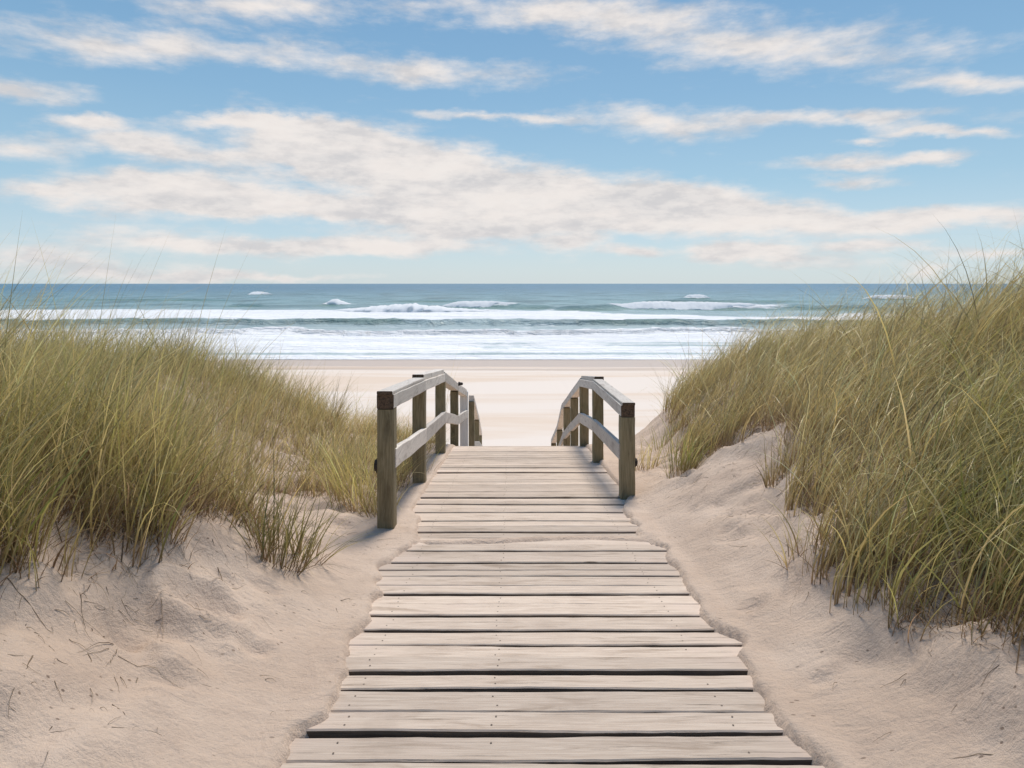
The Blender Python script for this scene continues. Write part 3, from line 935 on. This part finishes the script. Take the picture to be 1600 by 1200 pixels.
def field(name, centers, hfun, windfun, n_per, rad, green, style, label, cat="grass", kind="stuff", group=None, wmul=1.0, loc=None):
    """centers (m,2) tuft positions; every tuft sends up n_per blades"""
    m = len(centers)
    npb = np.maximum(3, RNG.poisson(n_per, m)) if np.isscalar(n_per) else n_per
    idx = np.repeat(np.arange(m), npb)
    n = len(idx)
    a = RNG.uniform(0, 2 * math.pi, n); r = rad[idx] * np.sqrt(RNG.uniform(0, 1, n))
    x = centers[idx, 0] + r * np.cos(a); y = centers[idx, 1] + r * np.sin(a)
    z = ground_z(x, y) - 0.015
    base = np.stack([x, y, z], -1)
    tuft_h = hfun * RNG.uniform(.62, 1.28, m)
    tuft_g = RNG.normal(0, .26, m); tuft_v = RNG.uniform(.48, 1.28, m)
    h = tuft_h[idx] * np.clip(RNG.normal(.82, .22, n), .25, 1.35)
    tall = RNG.uniform(0, 1, n) < style.get('tall', .03)
    h = np.where(tall, tuft_h[idx] * RNG.uniform(1.15, 1.42, n), h)
    wdir, wlean, wbend, splay = windfun
    head = wdir[idx] + RNG.normal(0, style['spread'], n)
    rnd = RNG.uniform(0, 1, n) < style['wild']
    head = np.where(rnd, RNG.uniform(0, 2 * math.pi, n), head)
    # outward splay from the tuft's middle
    hx = np.cos(head) * wlean[idx] + np.cos(a) * (r / np.maximum(rad[idx], 1e-3)) * splay
    hy = np.sin(head) * wlean[idx] + np.sin(a) * (r / np.maximum(rad[idx], 1e-3)) * splay
    th0 = np.clip(np.hypot(hx, hy), 0.02, .8) * RNG.uniform(.4, 1.2, n)
    head2 = np.where(RNG.uniform(0, 1, n) < .5, np.arctan2(hy, hx), head)
    th1 = th0 + np.abs(RNG.normal(wbend[idx], .35, n))
    th1 = np.where(rnd, th0 + RNG.uniform(.4, 2.1, n), th1)
    th1 = np.where(tall, th1 + style.get('sweep', 0), th1)
    th1 = np.clip(th1, 0.1, 2.3)
    w = np.clip(RNG.lognormal(math.log(.0048), .40, n), .0025, .0105) * wmul
    w = np.maximum(w, y * 0.00055)
    g = np.clip(green[idx] + tuft_g[idx] + RNG.normal(0, .16, n), 0, 1)[:, None]
    u = RNG.uniform(0, 1, n)[:, None]
    dry = STRAW * u + GOLD * (1 - u)
    grn = GREEN * (1 - u) + OLIVE * u
    col = dry * (1 - g) + grn * g
    dead = RNG.uniform(0, 1, n) < style['dead']
    col = np.where(dead[:, None], DEAD * u + BROWN * (1 - u), col)
    h = np.where(dead, h * .55, h); th0 = np.where(dead, RNG.uniform(.2, 1.1, n), th0); th1 = np.where(dead, th0 + RNG.uniform(.3, 1.6, n), th1)
    col = np.clip(col * (tuft_v[idx] * RNG.uniform(.6, 1.32, n))[:, None], 0, .85)
    rootc = np.broadcast_to(BROWN, (n, 3)) * RNG.uniform(.4, 1.1, n)[:, None]
    rl = RNG.uniform(.15, .60, n)
    V, Q, C = blades(base, h, head2, th0, th1, w, col, rootc, rl, 7, RNG.normal(0, .5, n))
    if loc is not None:
        V = V - np.array(loc)
    o = quads_object(name, V, Q, M_GRASS, attrs={'col': ('FLOAT_COLOR', C)}, smooth=True)
    if loc is not None:
        o.location = loc
    tag(o, label, cat, group, kind)
    return o, n


def scatter(n, x0, x1, y0, y1):
    return np.stack([RNG.uniform(x0, x1, n), RNG.uniform(y0, y1, n)], -1)


def left_mask(p):
    x, y = p[:, 0], p[:, 1]
    t = DECK_L - x
    edge = np.interp(y, [0, 2.0, 2.5, 2.9, 3.3, 3.7, 4.1, 4.6, 5.0, 5.6, 9, 14], [1.2, 0.92, .74, .66, .54, .58, 1.0, 1.5, .30, .18, .2, .5])
    edge = edge + 0.22 * (fbm(x * 2.2, y * 2.2, 91, 3) - .5)
    d = sst(-.02, .10, t - edge)
    hol = np.exp(-(((x + 2.0) / .62) ** 2 + ((y - 4.65) / .50) ** 2)) + np.exp(-(((x + 1.5) / .40) ** 2 + ((y - 4.85) / .55) ** 2))
    d = d * (1 - np.clip(1.3 * hol, 0, 1))
    d = d * (0.30 + 0.70 * sst(.36, .52, fbm(x * 2.2, y * 2.2, 95, 3)))
    return d * (1 - 0.75 * sst(8, 12, y))


def right_mask(p):
    x, y = p[:, 0], p[:, 1]
    t = x - DECK_R
    edge = np.interp(y, [0, 1.8, 2.2, 2.5, 2.8, 3.2, 3.8, 4.3, 4.8, 5.2, 5.7, 6.2, 7.2, 9, 14], [.55, .50, .44, .42, .42, .48, .62, .72, .98, .92, .62, .56, .72, 1.05, 2.0])
    edge = edge + 0.24 * (fbm(x * 2.4, y * 2.4, 97, 3) - .5)
    d = sst(-.02, .08, t - edge)
    d = d * (0.35 + 0.65 * sst(.36, .52, fbm(x * 2.2, y * 2.2, 99, 3)))
    return d * (1 - 0.75 * sst(8.5, 12, y))


def make_left():
    p = np.concatenate([scatter(9500, -9.5, -0.85, 1.0, 12.0), scatter(500, -3.6, -1.2, 1.9, 4.2)])
    keep = RNG.uniform(0, 1, len(p)) < left_mask(p)
    vis = np.abs(p[:, 0]) < 0.9 * p[:, 1] + 1.2
    p = p[keep & vis]
    x, y = p[:, 0], p[:, 1]
    t = DECK_L - x
    h = 0.42 + 0.22 * sst(.5, 1.8, t) + 0.10 * sst(1.0, 1.6, t) * (1 - sst(3.4, 4.6, y)) + 0.30 * np.exp(-(((x + 1.85) / .38) ** 2 + ((y - 3.0) / .55) ** 2)) + 0.10 * (fbm(x * .9, y * .9, 101, 3) - .5)
    h = h * np.where(y > 4.9, 0.92 + 0.1 * sst(2, 4, t), 1.0)
    wd = np.full(len(p), 0.15) + 0.9 * (fbm(x * .7, y * .7, 103, 3) - .5)
    lean = np.full(len(p), .16); bend = 0.75 + 0.7 * (fbm(x * 1.3, y * 1.3, 105, 3) - .5)
    g = np.clip(.16 + 1.6 * (fbm(x * .8, y * .8, 107, 3) - .5) + .25 * (1 - sst(2.0, 3.6, y)), 0, 1)
    npb = np.maximum(4, RNG.poisson(np.clip(22 - 1.2 * (y - 2), 9, 22)))
    return field("dune_grass", p, h, (wd, lean, bend, .38), npb, RNG.uniform(.04, .13, len(p)), g,
                 dict(spread=.8, wild=.32, dead=.30, tall=.07), "tangled straw and olive beach grass covering the left hand dune")


def make_right():
    p = np.concatenate([scatter(9500, 1.05, 9.5, 1.0, 12.0), scatter(900, 1.3, 3.6, 1.6, 4.2)])
    keep = RNG.uniform(0, 1, len(p)) < right_mask(p)
    vis = np.abs(p[:, 0]) < 0.9 * p[:, 1] + 1.2
    p = p[keep & vis]
    x, y = p[:, 0], p[:, 1]
    t = x - DECK_R
    h = 0.64 + 0.16 * sst(.4, 1.6, t) + 0.12 * (fbm(x * .9, y * .9, 111, 3) - .5)
    wd = np.full(len(p), 0.05) + 0.5 * (fbm(x * .7, y * .7, 113, 3) - .5)
    lean = np.full(len(p), .26); bend = 1.25 + 0.6 * (fbm(x * 1.3, y * 1.3, 115, 3) - .5)
    g = np.clip(-.08 + 1.1 * (fbm(x * .8, y * .8, 117, 3) - .5) + .62 * (1 - sst(2.3, 3.8, y)), 0, 1)
    npb = np.maximum(4, RNG.poisson(np.clip(22 - 1.2 * (y - 2), 9, 22)))
    return field("dune_grass", p, h, (wd, lean, bend, .25), npb, RNG.uniform(.04, .13, len(p)), g,
                 dict(spread=.34, wild=.10, dead=.24, tall=.10, sweep=.55), "windswept golden beach grass bent over the right hand dune")


make_left()
make_right()


def thatch():
    """brown dead growth matted round the feet of the tufts, thickest along the rim of the bare sand"""
    p = np.concatenate([scatter(5200, -4.2, -.9, 1.6, 6.5), scatter(5200, 1.1, 4.2, 1.6, 6.5)])
    m = np.where(p[:, 0] < 0, left_mask(p), right_mask(p))
    q = p.copy(); q[:, 0] += np.where(p[:, 0] < 0, .28, -.28)
    mq = np.where(p[:, 0] < 0, left_mask(q), right_mask(q))
    rim = m * (1 - .75 * mq)
    keep = RNG.uniform(0, 1, len(p)) < np.clip(.9 * rim * sst(.35, .6, fbm(p[:, 0] * 2.5, p[:, 1] * 2.5, 131, 3)) + .12 * m, 0, 1)
    p = p[keep]
    k = len(p)
    head = np.where(p[:, 0] < 0, -.6, math.pi + .6) + RNG.normal(0, .5, k)
    return field("dead_thatch", p, np.full(k, .26), (head, np.full(k, .5), np.full(k, 1.0), .5), np.full(k, 13), RNG.uniform(.05, .12, k),
                 np.zeros(k), dict(spread=.9, wild=.5, dead=1.0, tall=0), "brown dead thatch matted around the feet of the dune grass", "dead grass", wmul=.62)


thatch()


def tussock(x, y, h, n, rad, g, label, wd=0.3, lean=.15, bend=.6, splay=.5, wild=.12, dead=.15, name="grass_tussock"):
    c = np.array([[x, y]])
    loc = (x, y, float(ground_z(x, y)))
    return field(name, c, np.array([h / .95]), (np.array([wd]), np.array([lean]), np.array([bend]), splay), np.array([n]), np.array([rad]),
                 np.array([g]), dict(spread=.7, wild=wild, dead=dead, tall=0), label, "grass tussock", None, "grass tussocks at the edge of the bare sand", loc=loc)


def at(px, d, y):
    """x across the scene for a bearing at distance y"""
    return (px - 800) * y / F


tussock(at(432, 0, 3.35), 3.35, .48, 170, .13, .62, "bright green tussock standing alone on the sand in front of the left dune", .2, .1, .5, .6)
tussock(at(480, 0, 3.55), 3.55, .34, 60, .09, .5, "low sparse tussock trailing blades towards the boards, right of the green one", -.5, .3, .9, .5)
tussock(at(1215, 0, 4.35), 4.35, .52, 110, .09, .40, "brownish upright tussock on the bare sand slope right of the boardwalk", .1, .15, .6, .3)
tussock(at(1245, 0, 3.25), 3.25, .26, 50, .07, .25, "small wiry dark sprig on the right sand slope, below the upright tussock", .3, .2, .9, .6, .3, .5)
tussock(at(1065, 0, 5.7), 5.7, .55, 120, .12, .55, "tussock spilling over the sand rim just right of the front right post", .1, .2, .7, .35)
tussock(at(1012, 0, 6.6), 6.6, .46, 80, .14, .55, "thin yellow green tuft directly behind the front right post", .3, .1, .4, .5)
tussock(at(1036, 0, 7.6), 7.6, .50, 60, .16, .45, "sparse pale tuft of thin blades between the right railing and the big right dune", .2, .1, .4, .4)
tussock(at(555, 0, 5.2), 5.2, .56, 260, .22, .30, "straw coloured tussock against the outside of the front left post", 2.6, .15, .6, .5)
tussock(at(505, 0, 5.5), 5.5, .52, 220, .24, .40, "straw and green tussock left of the straw one by the front left post", .4, .15, .6, .5)
tussock(at(590, 0, 4.98), 4.98, .40, 110, .12, .30, "short yellow tussock hard behind the foot of the front left post", 2.4, .15, .6, .5)
tussock(at(635, 0, 6.9), 6.9, .62, 90, .14, .45, "yellow green tuft seen through the left railing", .2, .1, .4, .4)
tussock(at(690, 0, 9.4), 9.4, 1.15, 9, .10, .3, "few tall thin stems rising behind the top of the left railing", .3, .04, .25, .1, .05, .0)
tussock(at(185, 0, 3.4), 3.4, .84, 44, .09, .30, "tallest tuft of pale stalks, standing above the left dune against the sky", 2.7, .10, .38, .15, .05, .0)
tussock(at(215, 0, 3.0), 3.0, .80, 60, .12, .55, "broad green tuft rising above the left dune, just right of the tallest stalks", .4, .1, .5, .25, .08, .05)
tussock(at(150, 0, 2.9), 2.9, .72, 80, .14, .45, "dense tuft at the far left of the dune, left of the tallest stalks", 2.4, .1, .6, .3, .1, .05)
tussock(at(345, 0, 4.9), 4.9, .95, 22, .12, .25, "loose tuft of tall thin stalks on the crest of the left dune", .1, .12, .5, .25, .05, .0)


# dry stems, roots and blades strewn over the bare sand
def debris():
    P = []
    for (n, x0, x1, y0, y1) in ((2300, -3.0, -.80, 1.7, 4.6), (1500, 1.08, 2.4, 1.7, 6.2), (500, -2.6, -.9, 4.2, 6.0)):
        P.append(scatter(n, x0, x1, y0, y1))
    p = np.concatenate(P)
    m = np.where(p[:, 0] < 0, left_mask(p), right_mask(p))
    t = np.where(p[:, 0] < 0, DECK_L - p[:, 0], p[:, 0] - DECK_R)
    keep = RNG.uniform(0, 1, len(p)) < np.clip(.04 + 1.25 * sst(0.1, .75, t) * (fbm(p[:, 0] * 2, p[:, 1] * 2, 121, 3)), 0, 1)
    p = p[keep]
    n = len(p)
    segs = 8; L = segs + 1
    ln = np.clip(RNG.lognormal(math.log(.05), .65, n), .012, .24)
    # lie down-slope, fanning
    head = np.where(p[:, 0] < 0, -.5, math.pi + .6) + RNG.normal(0, .8, n)
    cur = RNG.normal(0, .7, n)
    xs = np.zeros((n, L)); ys = np.zeros((n, L))
    xs[:, 0], ys[:, 0] = p[:, 0], p[:, 1]
    for i in range(1, L):
        a = head + cur * i / L + RNG.normal(0, .12, n)
        xs[:, i] = xs[:, i - 1] + ln / segs * np.cos(a); ys[:, i] = ys[:, i - 1] + ln / segs * np.sin(a)
    lift = RNG.uniform(-.004, .010, n)[:, None] * np.sin(np.linspace(0, math.pi, L))[None]
    zs = ground_z(xs, ys) + .0015 + lift
    pos = np.stack([xs, ys, zs], -1)
    w = np.clip(RNG.lognormal(math.log(.0019), .4, n), .001, .0045)
    s = np.linspace(0, 1, L)
    tp = (1 - .7 * s)[None, :] * w[:, None] * .5
    px_, py_ = -np.sin(head), np.cos(head)
    off = np.stack([px_[:, None] * tp, py_[:, None] * tp, 0 * tp], -1)
    up = np.zeros_like(off); up[..., 2] = tp
    ring = np.stack([pos - off, pos + up, pos + off, pos - up], 2)      # four sided stems
    V = ring.reshape(-1, 3)
    b0 = (np.arange(n) * L * 4)[:, None, None] + (np.arange(segs) * 4)[None, :, None] + np.arange(4)[None, None, :]
    b1 = (np.arange(n) * L * 4)[:, None, None] + (np.arange(segs) * 4)[None, :, None] + ((np.arange(4) + 1) % 4)[None, None, :]
    Q = np.stack([b0, b1, b1 + 4, b0 + 4], -1).reshape(-1, 4)
    u = RNG.uniform(0, 1, n)[:, None]
    col = np.array((.13, .085, .055)) * u + np.array((.36, .26, .17)) * (1 - u)
    C = np.repeat(col, L * 4, 0)
    C = np.concatenate([C, np.ones((len(C), 1))], 1)
    o = quads_object("dry_stems", V, Q, M_GRASS, attrs={'col': ('FLOAT_COLOR', C)})
    tag(o, "dry brown stems and roots strewn over the bare sand", "plant litter", kind="stuff")


debris()
